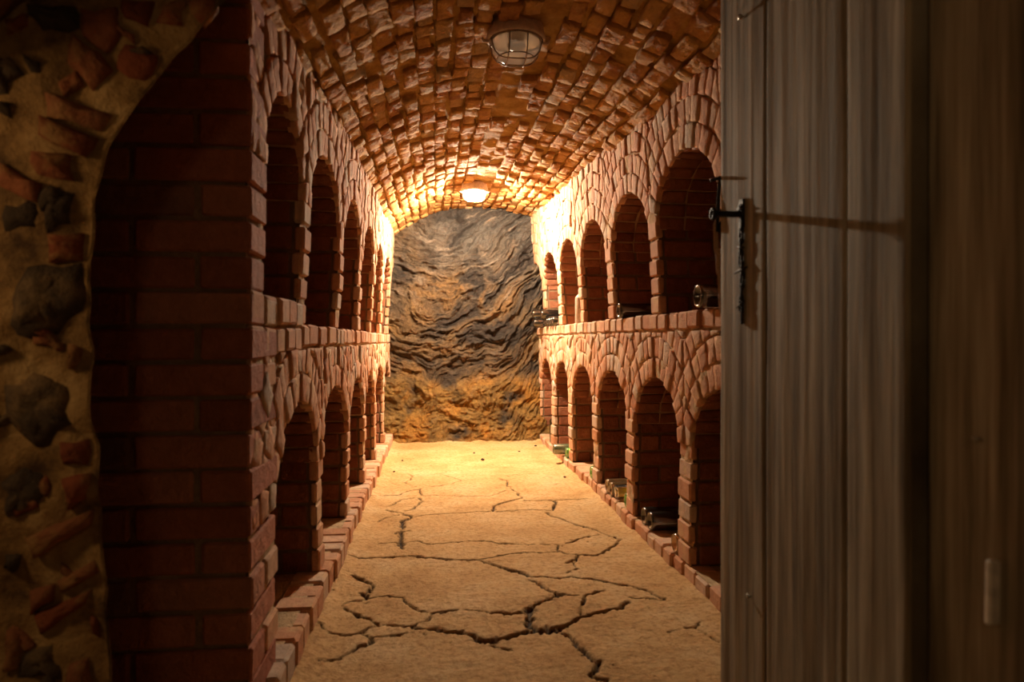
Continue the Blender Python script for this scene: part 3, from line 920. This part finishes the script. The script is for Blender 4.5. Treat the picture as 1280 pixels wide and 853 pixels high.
# ------------------------------------------------------------------ rubble wall at the entrance
def build_front():
    YF = 1.22
    def px2(px, py):
        """pixel to (x, h) on the plane y = YF"""
        t = math.tan(YAW + math.atan((px - 640) / FPX))
        x = YF * t
        zc = x * math.sin(YAW) + YF * math.cos(YAW)
        return x, CAM_H + (HOR - py) * zc / FPX
    # edge of the opening, from floor up into the spring of an arch
    edge_px = [(134, 1100), (134, 853), (130, 700), (126, 560), (112, 470), (108, 380), (108, 260), (124, 205), (150, 145), (190, 92), (246, 38), (300, -14), (365, -70), (470, -140)]
    edge = [px2(*p) for p in edge_px]
    hs = [e[1] for e in edge]; ex = [e[0] for e in edge]
    def edge_x(h): return float(np.interp(h, hs, ex)) + 0.010 * N(h * 9, 1, 1)
    mb = MB()
    st = 0.011
    x0 = -1.75
    na = int((0.25 - x0) / st); nb = int(2.05 / st)
    def Yof(x, h):
        return YF - 0.035 * FBM(x * 3.1, h * 3.1, 2, 3) - 0.014 * FBM(x * 11, h * 11, 4, 3)
    def P(i, j):
        h = j * st
        x = x0 + (edge_x(h) - x0) * i / na
        return Vector((x, Yof(x, h), h))
    grid(mb, na, nb, P, None, 0)
    # the reveal, turning back from the edge
    vs = []; m = 90
    for k in range(m + 1):
        h = 2.05 * k / m
        x = edge_x(h)
        for q in range(6):
            sl = (edge_x(h + 0.03) - edge_x(h - 0.03)) / 0.06
            L = math.hypot(1, sl)
            off = 0.17 * q / 5 + 0.003 + 0.010 * (q > 0) * N(h * 8, q * 0.6, 3)
            vs.append(Vector((x - off / L, Yof(x, h) + 0.05 * q * 1.2 - 0.002, h + off * sl / L)))
    mb.add(vs, [(k * 6 + q, k * 6 + q + 1, (k + 1) * 6 + q + 1, (k + 1) * 6 + q) for k in range(m) for q in range(5)], 0)
    def F(x, h, c): return Vector((x, Yof(x, h) - c, h))
    z1, z2 = (0, 0, 655 / 330), (0, 430, 665 / 330)
    B, ST = 1, 2
    pieces = [
     (z1, B, [(205,25),(290,20),(300,90),(260,130),(210,95)]), (z1, B, [(300,0),(390,0),(372,72),(310,58)]), (z1, B, [(312,108),(390,138),(352,205),(282,168)]),
     (z1, B, [(180,90),(250,132),(288,180),(232,225),(170,162)]), (z1, B, [(122,238),(268,272),(245,322),(140,302)]), (z1, B, [(115,295),(240,338),(215,390),(108,345)]),
     (z1, B, [(85,372),(172,392),(170,452),(90,442)]), (z1, B, [(0,398),(104,456),(100,502),(0,462)]), (z1, ST, [(68,138),(118,158),(122,210),(80,192)]),
     (z1, ST, [(112,462),(180,482),(172,560),(104,580)]), (z1, B, [(112,582),(195,570),(192,640),(108,650)]), (z1, ST, [(62,652),(188,652),(198,762),(140,838),(52,826),(32,740)]),
     (z1, ST, [(0,502),(98,506),(88,568),(0,562)]), (z1, ST, [(75,20),(190,0),(195,70),(110,95)]), (z1, B, [(395,0),(470,0),(452,60),(385,52)]), (z1, ST, [(0,140),(50,170),(40,250),(0,240)]),
     (z1, B, [(455,10),(540,-40),(600,-20),(500,60)]), (z1, ST, [(0,250),(40,262),(30,300),(0,292)]),
     (z2, ST, [(20,92),(90,76),(170,112),(180,190),(130,250),(60,240),(20,180)]), (z2, ST, [(32,312),(122,302),(130,370),(70,440),(0,460),(0,352)]),
     (z2, B, [(72,482),(250,402),(262,440),(82,540)]), (z2, B, [(142,602),(245,536),(245,572),(152,626)]), (z2, B, [(62,642),(120,606),(122,660),(56,690)]),
     (z2, B, [(62,702),(220,616),(216,666),(82,750)]), (z2, B, [(166,332),(250,322),(256,380),(172,416)]), (z2, B, [(166,242),(246,240),(250,310),(170,302)]),
     (z2, B, [(0,732),(40,742),(32,822),(0,842)]), (z2, B, [(216,692),(242,690),(238,750),(216,742)]), (z2, ST, [(202,112),(252,92),(252,200),(202,225)]),
     (z2, ST, [(42,792),(120,762),(152,855),(30,855)]), (z2, B, [(172,0),(250,10),(240,52),(176,70)]), (z2, B, [(172,812),(212,792),(216,858),(174,858)]), (z2, ST, [(0,520),(34,540),(30,590),(0,600)]),
    ]
    for (ox, oy, sc), mat, pts in pieces:
        poly = [px2(ox + p[0] / sc, oy + p[1] / sc) for p in pts]
        if area(poly) < 0: poly = poly[::-1]
        hm = sum(p[1] for p in poly) / len(poly)
        poly = clip(poly, 1, 0, edge_x(hm) - 0.014)
        if len(poly) < 3: continue
        brick_poly(mb, poly, F, R(0.012, 0.024) if mat == B else R(0.008, 0.02), base=-0.018, joint=0.001, bev=0.010 if mat == B else 0.018,
                   rough=0.004 if mat == B else 0.007, mat=mat, jit=0.004, seg=0.022)
    for k in range(70):    # small chips pressed into the mortar between the larger pieces
        h = R(0.15, 1.5); x = edge_x(h) - R(0.04, 0.40)
        L, H, an = R(0.018, 0.05), R(0.012, 0.028), R(-0.9, 0.9)
        ca, sa = math.cos(an), math.sin(an)
        poly = [(x + ca * u - sa * v, h + sa * u + ca * v) for u, v in ((-L / 2, -H / 2), (L / 2, -H / 2), (L / 2, H / 2), (-L / 2, H / 2))]
        brick_poly(mb, poly, F, R(0.006, 0.014), base=-0.018, joint=0.0005, bev=0.005, rough=0.003, mat=random.choice((1, 1, 2)), jit=0.006, seg=0.015)
    for k in range(150):   # the rest of the rubble, beyond the frame
        x, h = R(-1.7, -0.85), R(0.02, 1.95)
        L, H, an = R(0.06, 0.13), R(0.035, 0.06), R(-0.5, 0.5)
        ca, sa = math.cos(an), math.sin(an)
        poly = [(x + ca * u - sa * v, h + sa * u + ca * v) for u, v in ((-L / 2, -H / 2), (L / 2, -H / 2), (L / 2, H / 2), (-L / 2, H / 2))]
        brick_poly(mb, poly, F, R(0.012, 0.03), base=-0.05, joint=0.002, bev=0.01, rough=0.005, mat=random.choice((1, 2)), seg=0.03)
    # the side the door hangs on
    def P2(i, j):
        x, h = 0.70 + 1.0 * i / 40, 2.05 * j / 80
        return Vector((x, 0.50 - 0.02 * FBM(x * 4, h * 4, 9, 3), h))
    grid(mb, 40, 80, P2, None, 0)
    o = mb.build('wall_front', [M_RMORT, M_RBRICK, M_RSTONE])
    structure(o, 'dim rubble entrance wall of stones and brick pieces in ochre mortar')
build_front()

# ------------------------------------------------------------------ door
DOOR_Y1 = 1.50
DX1 = DOOR_Y1 * 0.432
DA = math.radians(2.1)
def D(u, c, h):
    """u: distance from the free edge toward the hinge, c: out of the face (toward the aisle), h: height"""
    dirv = (-math.sin(DA), -math.cos(DA))
    nrm = (-math.cos(DA), math.sin(DA))
    return Vector((DX1 + dirv[0] * u + nrm[0] * c, DOOR_Y1 + dirv[1] * u + nrm[1] * c, h))
def door_u(px):
    t = math.tan(YAW + math.atan((px - 640) / FPX))
    # DX1 - sin*u = t*(DY - cos*u)
    return (t * DOOR_Y1 - DX1) / (t * math.cos(DA) - math.sin(DA))
def door_pt(px, py, c=0.0):
    u = door_u(px)
    p = D(u, c, 0)
    zc = p.x * math.sin(YAW) + p.y * math.cos(YAW)
    return u, CAM_H + (HOR - py) * zc / FPX
def build_door():
    root = bpy.data.objects.new('door_1', None)
    COL.objects.link(root)
    root.location = (0, 0, 0)
    structure(root, 'weathered grey plank door swung open on the right', 'door')
    seams = [0.0, door_u(956), door_u(1057), door_u(1139)]
    boards = [(seams[0], seams[1], 0), (seams[1], seams[2], -0.001), (seams[2], seams[3], 0.0015), (seams[3], seams[3] + 0.17, -0.021), (seams[3] + 0.17, 0.97, -0.018)]
    h0, h1 = 0.03, 1.86
    for bi, (u0, u1, c0) in enumerate(boards):
        mb = MB()
        na, nb = max(6, int((u1 - u0) / 0.006)), 60
        g = 0.0014
        ua, ub = u0 + g, u1 - g
        def face(i, j):
            t = i / na
            u = ua + (ub - ua) * t; h = h0 + (h1 - h0) * j / nb
            e = min(t, 1 - t) * (ub - ua)
            c = c0 - 0.003 * max(0, 1 - e / 0.006) ** 2
            c += 0.0016 * mn.noise(Vector((u * 24, h * 0.9, bi * 3))) + 0.0007 * mn.noise(Vector((u * 75, h * 1.6, bi * 5))) + 0.0012 * mn.noise(Vector((u * 9, h * 2.4, bi)))
            return D(u, c, h)
        grid(mb, na, nb, face)
        bk = c0 - 0.034
        def back(i, j): return D(ub - (ub - ua) * i / na, bk, h0 + (h1 - h0) * j / nb)
        grid(mb, na, nb, back)
        for (ux, flip) in ((ua, 0), (ub, 1)):
            vs = [D(ux, c0 - 0.003, h0), D(ux, c0 - 0.003, h1), D(ux, bk, h1), D(ux, bk, h0)]
            mb.add(vs, [(0, 1, 2, 3)])
        for hx in (h0, h1):
            mb.add([D(ua, c0 - 0.002, hx), D(ub, c0 - 0.002, hx), D(ub, bk, hx), D(ua, bk, hx)], [(0, 1, 2, 3)])
        mb.build('plank', M_WOOD, root)
    # ledges on the hidden side hold the planks together
    for hh in (0.35, 1.55):
        mb = MB()
        box_brick(mb, lambda a, b_, c: D(a, c, b_), 0.03, 0.94, hh, hh + 0.12, -0.074, -0.052, 0, r=0.004)
        mb.build('ledge', M_WOOD, root)
    # staple: plate and a bar standing out toward the aisle
    u, h = door_pt(928, 268)
    pr = 0.074
    mb = MB()
    box_brick(mb, lambda a, b_, c: D(a, c, b_), u - 0.012, u + 0.012, h - 0.030, h + 0.032, -0.006, 0.005, 0, r=0.002, j=0.0005)
    st = mb.build('staple_plate', M_IRON, root)
    mb = MB()
    tube(mb, [D(u, -0.01, h), D(u - 0.002, 0.02, h), D(u - 0.004, pr - 0.012, h + 0.001)], 0.0068, 8)
    ring = [D(u - 0.004 + 0.010 * math.cos(a), pr - 0.012, h + 0.001 + 0.010 * math.sin(a)) for a in np.linspace(0, 2 * math.pi, 15)[:-1]]
    tube(mb, ring, 0.0042, 8, closed=True)
    mb.build('staple', M_IRON, root)
    for (px, py, rr, ln) in ((931, 21, 0.006, 0.014), (938, 745, 0.005, 0.007), (1204, 548, 0.004, 0.006)):
        uu, hh = door_pt(px, py)
        mb = MB()
        cc = 0.0 if px < 1139 else -0.020
        tube(mb, [D(uu, cc - 0.01, hh), D(uu, cc + ln * 0.6, hh - 0.001)], rr * 0.45, 8)
        tube(mb, [D(uu, cc + ln * 0.55, hh - 0.001), D(uu, cc + ln, hh - 0.0015)], rr, 10)
        mb.build('nail', M_NAIL, root)
    u2, ha = door_pt(1224, 700); u3, hb = door_pt(1228, 784)
    mb = MB()
    box_brick(mb, lambda a, b_, c: D(a + (b_ - hb) * 0.02, c, b_), u2 - 0.005, u2 + 0.005, hb, ha, -0.024, -0.008, 0, r=0.002, j=0.001)
    mb.build('batten', M_PEG, root)
    # chain from the staple plate, resting on the wood
    def link(mb, p, d, side, L, W, r):
        d = d.normalized(); side = (side - d * side.dot(d)).normalized()
        pts = []
        for a in np.linspace(0, 2 * math.pi, 17)[:-1]:
            x, y = math.cos(a) * W / 2, math.sin(a) * W / 2
            y += (L / 2 - W / 2) * (1 if y > 0 else -1)
            pts.append(p + side * x + d * y)
        tube(mb, pts, r, 6, closed=True)
    ax_u = D(1, 0, 0) - D(0, 0, 0); ax_c = D(0, 1, 0) - D(0, 0, 0)
    t = thing('chain', 'dark iron chain hanging down the face of the plank door', 'chain', D(u, 0.01, h - 0.01))
    loc = Vector(t.location)
    p = D(u + 0.001, 0.004, h + 0.015)
    px_h = h + 0.02
    k = 0
    while px_h > h - 0.205:
        off = 0.004 * math.sin(k * 1.4) + 0.006 * (h - px_h) / 0.2
        L = 0.034
        mb = MB()
        q = D(u + off, 0.004, px_h - L / 2)
        link(mb, q - loc, Vector((0.0, 0.0, -1)) + ax_u * R(-.12, .12), ax_u if k % 2 == 0 else ax_u * 0.9 + ax_c * 0.3, L, 0.0135, 0.0027)
        mb.build('link', M_IRON, t)
        px_h -= 0.024; k += 1
    # cross pieces of the chain: its toggle bars
    for (dh, ln, tl) in ((0.012, 0.040, 0.1), (-0.070, 0.034, 0.15), (-0.118, 0.066, -0.12), (-0.190, 0.040, -0.3)):
        mb = MB()
        q = D(u + 0.004, 0.006, h + dh) - loc
        tube(mb, [q - ax_u * ln * 0.5 + Vector((0, 0, tl * ln * 0.5)), q, q + ax_u * ln * 0.5 - Vector((0, 0, tl * ln * 0.5))], [0.0018, 0.003, 0.0015], 6)
        mb.build('toggle_bar', M_IRON, t)
    # an iron eye on the free edge of the door
    mb = MB()
    he = h - 0.004
    tube(mb, [D(0.02, -0.012, he), D(-0.004, -0.010, he), D(-0.012, -0.008, he)], 0.005, 8)
    tube(mb, [D(-0.020 + 0.010 * math.cos(a), -0.008, he + 0.010 * math.sin(a)) for a in np.linspace(0, 2 * math.pi, 15)[:-1]], 0.004, 8, closed=True)
    mb.build('edge_eye', M_IRON, root)
    pc = D(-0.008, 0.002, he)
    t = thing('locking_pin', 'iron T-headed pin stuck upright at the edge of the plank door', 'pin', pc)
    mb = MB()
    tube(mb, [Vector((0.004, 0, 0.108)), Vector((0.001, 0, 0.05)), Vector((-0.002, 0, -0.012))], [0.0042, 0.0046, 0.0036], 8)
    mb.build('shank', M_IRON, t)
    mb = MB()
    tube(mb, [Vector((-0.016, 0.006, 0.107)), Vector((0.004, 0, 0.112)), Vector((0.018, -0.016, 0.111))], [0.0035, 0.0045, 0.0035], 8)
    mb.build('head', M_IRON, t)
    pc = D(-0.030, -0.016, he)
    t = thing('rusty_chain', 'rusty brown oval chain links hanging off the edge of the open door', 'chain', pc)
    z = 0.018
    for k, (L, W) in enumerate(((0.082, 0.032), (0.060, 0.024), (0.060, 0.024), (0.056, 0.024))):
        mb = MB()
        link(mb, Vector((0.0 + 0.004 * k, 0.001 * k, z - L / 2)), Vector((0.06, 0, -1)), Vector((1, 0.1 if k % 2 == 0 else -0.8, 0)), L, W, 0.0062)
        mb.build('link', M_RUST, t)
        z -= L - 0.013
build_door()

# ------------------------------------------------------------------ lamps
def lamp(label, x, y, lit):
    base = vault_h(x, y) - 0.012
    t = thing('bulkhead_lamp', label, 'lamp', (x, y, base))
    T = lambda a, b_, c: Vector((a, b_, -c))
    mb = MB()
    lathe(mb, [(0, -0.03), (0.085, -0.03), (0.098, -0.012), (0.102, 0.012), (0.107, 0.030), (0.107, 0.040), (0.100, 0.044), (0.092, 0.042), (0.090, 0.034), (0, 0.034)], T, 40)
    mb.build('casing', M_CASE, t)
    mb = MB()
    dome = [(0.089, 0.036), (0.0885, 0.058), (0.085, 0.080), (0.076, 0.097), (0.060, 0.106), (0.03, 0.110), (0, 0.111)]
    lathe(mb, dome, T, 40); mb.build('glass_dome', M_LGLASS, t)
    mb = MB()
    lathe(mb, [(0, 0.0345), (0.05, 0.0355), (0.084, 0.042), (0.085, 0.046), (0.083, 0.045), (0.05, 0.040), (0, 0.0385)], T, 32)
    mb.build('reflector', M_REFL, t)
    mb = MB()
    lathe(mb, [(0, 0.040), (0.014, 0.040), (0.018, 0.043), (0.030, 0.049), (0.035, 0.058), (0.031, 0.067), (0.018, 0.073), (0, 0.075)], T, 24)
    mb.build('bulb', M_GLOW if lit else M_BULB, t)
    g = MB()
    g_r = 0.0024
    circ = lambda r, z, n=36, sx=1: [T(r * math.cos(a) * sx, r * math.sin(a), z) for a in np.linspace(0, 2 * math.pi, n + 1)[:-1]]
    tube(g, circ(0.096, 0.046), g_r, 6, closed=True)
    tube(g, circ(0.068, 0.108), g_r, 6, closed=True)
    for q in (-0.032, 0.032):
        for axis in (0, 1):
            pts = []
            for s_ in np.linspace(-1, 1, 21):
                w0 = math.sqrt(max(0, 0.097 ** 2 - q * q))
                a = s_ * w0
                z = 0.046 + 0.070 * (1 - abs(s_) ** 4.5) ** 0.6
                pts.append(T(a, q, z) if axis else T(q, a, z))
            tube(g, pts, g_r, 6)
    g.build('wire_guard', M_WIRE, t)
    for sx in (-1, 1):
        mb = MB()
        tube(mb, [T(sx * 0.098, 0, 0.047), T(sx * 0.117, 0, 0.045), T(sx * 0.122, 0, 0.036)], [0.006, 0.006, 0.004], 8)
        mb.build('clip', M_CASE, t)
    return t
lamp('unlit round caged ceiling lamp with tan casing, the nearer one', 0.29, 2.45, False)
lamp('glowing white caged ceiling lamp near the rock face', 0.305, 5.33, True)

# pale peg in the vault
t = thing('wooden_peg', 'pale wooden peg poking out of the brick vault at upper left', 'peg', (-0.266, 2.34, 1.853))
mb = MB()
tube(mb, [Vector((-0.045, 0.15, 0.012)), Vector((-0.022, 0.09, 0.0)), Vector((0.004, 0.02, -0.012)), Vector((0.024, -0.03, -0.012))], [0.004, 0.007, 0.011, 0.013], 8)
mb.build('shaft', M_PEG, t)
mb = MB()
tube(mb, [Vector((0.026, -0.022, 0.004)), Vector((0.036, -0.024, -0.034))], [0.008, 0.004], 6)
mb.build('tip', M_PEG, t)

# ------------------------------------------------------------------ bottles
PROFILES = {
 'wine':  dict(r=0.040, body=0.185, sh=0.225, neck=0.0145, top=0.305, punt=0.022),
 'sekt':  dict(r=0.043, body=0.150, sh=0.225, neck=0.0150, top=0.300, punt=0.034),
}
def bottle(label, pos, gmat, kind='wine', standing=False, liquid=None, level=None, group=None, tilt=0.0, cork=True, yaw=0.0, roll=0):
    """pos: middle of the base; a lying bottle points its neck into the niche (+x)"""
    q = PROFILES[kind]
    r = q['r']
    t = thing('wine_bottle', label, 'bottle', pos, group)
    if not standing:
        t.rotation_euler = (0, math.radians(90 + tilt), yaw)
    out = [(0, q['punt']), (r * 0.30, q['punt'] * 0.86), (r * 0.58, q['punt'] * 0.42), (r * 0.74, 0.004), (r * 0.83, 0), (r * 0.93, 0.0015), (r, 0.009), (r, q['body'])]
    for k in range(1, 8):
        f = k / 8
        out.append((lerp(r, q['neck'], 0.5 - 0.5 * math.cos(math.pi * f)), lerp(q['body'], q['sh'], f)))
    out += [(q['neck'], q['sh']), (q['neck'] * 0.96, q['top'] - 0.022), (q['neck'] * 1.14, q['top'] - 0.020), (q['neck'] * 1.14, q['top'] - 0.008), (q['neck'], q['top'] - 0.006), (q['neck'] * 0.98, q['top'])]
    w_ = 0.0032
    inn = [(q['neck'] - w_, q['top']), (q['neck'] - w_, q['sh'])]
    for k in range(7, 0, -1):
        f = k / 8
        inn.append((lerp(r, q['neck'], 0.5 - 0.5 * math.cos(math.pi * f)) - w_, lerp(q['body'], q['sh'], f)))
    inn += [(r - w_, q['body']), (r - w_, 0.016), (r * 0.80, 0.011), (r * 0.62, q['punt'] * 0.42 + 0.006), (r * 0.3, q['punt'] * 0.86 + w_), (0, q['punt'] + w_)]
    mb = MB()
    lathe(mb, out + inn, ident, 36)
    mb.build('glass', gmat, t)
    if liquid:
        mb = MB()
        rl = r - w_ - 0.0004
        lathe(mb, [(0, q['punt'] + 0.006), (r * 0.45, q['punt'] * 0.8 + 0.006), (rl - 0.006, 0.0145), (rl, 0.019), (rl, q['body']), (rl - 0.005, lerp(q['body'], q['sh'], 0.3)), (0, lerp(q['body'], q['sh'], 0.32))], ident, 36)
        if level is not None:
            # lying: keep only what is below the level (local x up to -level is world down)
            for i, p in enumerate(mb.v):
                if -p.x > level: mb.v[i] = Vector((-level, p.y, p.z))
        mb.build('wine', liquid, t)
    if cork:
        mb = MB()
        lathe(mb, [(0, q['top'] - 0.03), (q['neck'] - w_ - 0.0005, q['top'] - 0.03), (q['neck'] - w_ - 0.0005, q['top'] + 0.002), (0, q['top'] + 0.003)], ident, 14)
        mb.build('cork', M_CORK, t)
    return t

LF, UF = 0.060, 1.057          # niche floors on the right
rw, rs = 0.0402, 0.0432
# upper row
bottle('big dark bottle, hollow base facing out, upper right niche nearest the door', (0.955, 2.415, UF + 0.008 + rs), M_GDARK, 'sekt')
bottle('black bottle lying alone in the second upper right niche from the door', (0.965, 3.54, UF + 0.004 + rw), M_GDARK)
bottle('dusty tan bottle standing upright half behind an upper right brick pier', (1.035, 4.80, UF + 0.002), M_DUST, standing=True)
g = 'black bottles lying side by side in the far upper right niche'
for k in range(5):
    bottle('black bottle in the flat row of five in the far upper right niche', (0.95, 5.50 + 0.108 * k, UF + 0.004 + rw), M_GDARK, group=g)
bottle('dark bottle lying on top of the far row of black bottles', (0.915, 5.878, UF + 0.012 + rw + 0.062), M_GDARK)
bottle('black bottle end jutting out beside the rock face, lower of two', (0.895, 6.19, UF + 0.004 + rw), M_GDARK)
bottle('black bottle end jutting out beside the rock face, upper of two', (0.885, 6.20, UF + 0.006 + 3 * rw), M_GDARK)
# lower row
bottle('amber bottle base peeking past the nearest lower right brick pier', (0.985, 2.74, LF + rw + 0.002), M_GAMBER, cork=True)
bottle('large dark bottle with red wine, front of a pair by the kerb', (0.985, 3.07, LF + rs + 0.002), M_GDARK, 'sekt', liquid=M_LRED, level=0.0)
bottle('dark bottle behind the red wine bottle in the same lower niche', (0.985, 3.162, LF + rs + 0.002), M_GDARK, 'sekt')
bottle('green bottle end against the pier, nearest the yellow bottle', (0.995, 3.50, LF + rw + 0.002), M_GGREEN)
bottle('clear bottle of bright yellow wine lying in a lower right niche', (0.985, 3.69, LF + rw + 0.002), M_GCLEAR, liquid=M_LYEL)
bottle('brownish bottle squeezed between the yellow bottle and another, middle of three', (0.985, 3.776, LF + rw + 0.002), M_GBROWN)
bottle('brown bottle lying farthest from the door of three with yellow wine', (0.985, 3.86, LF + rw + 0.002), M_GBROWN)
bottle('bright green bottle end alone in the middle lower right niche', (0.985, 4.265, LF + rw + 0.002), M_GGREEN)
bottle('green bottle end just in front of the olive jutting bottle', (0.97, 5.025, LF + rw + 0.002), M_GGREEN)
bottle('dusty olive bottle jutting out over the kerb far along the right', (0.895, 5.14, LF + rw + 0.012), M_GOLIVE)
bottle('dark bottle standing in the farthest lower right niche', (1.02, 5.81, LF + 0.002), M_GDARK, standing=True)

# ------------------------------------------------------------------ pebbles
for k, (px, py, r) in enumerate(((603.5, 576, 0.013), (592.5, 567.5, 0.008), (649, 565.5, 0.008), (503, 577, 0.007), (492.5, 591, 0.007), (609, 568, 0.005), (706, 598, 0.009), (669.5, 558.5, 0.010))):
    x, y = floor_pt(px, py)
    mb = MB()
    vs = []
    lathe(mb, [(0, -0.6), (0.6, -0.5), (1, 0), (0.8, 0.5), (0.3, 0.8), (0, 0.85)], lambda a, b_, c: Vector((a * 1.25, b_, c * 0.8)) * r * (1 + 0.35 * N(a * 1.5 + k, b_ * 1.5, c * 1.5)), 10)
    o = mb.build('pebble', M_STONE)
    z = 0.004 + r * 0.35
    if y > 6.1: z += 0.05 * ((y - 6.1) / 0.5) ** 2
    o.location = (x, y, z)
    o['category'] = 'pebble'
    o['group'] = 'pebbles scattered on the far floor'
    o['label'] = 'largest dark pebble on the bright floor before the rock' if k == 0 else 'tiny dark pebble scattered on the bright far floor'

# ------------------------------------------------------------------ fill light added on the entrance side
def point(name, loc, power, col, rad):
    l = bpy.data.lights.new(name, 'POINT')
    l.energy = power; l.color = col; l.shadow_soft_size = rad
    o = bpy.data.objects.new(name, l)
    COL.objects.link(o); o.location = loc
    return o
point('entrance_fill', (-1.10, 0.72, 1.25), 4.3, (1, 0.62, 0.30), 0.08)  # unseen light without a body, added to lift the rubble wall
point('entrance_fill', (-0.15, -0.9, 1.6), 4.2, (1, 0.66, 0.36), 0.10)  # unseen light behind the camera, added to lift the end pier
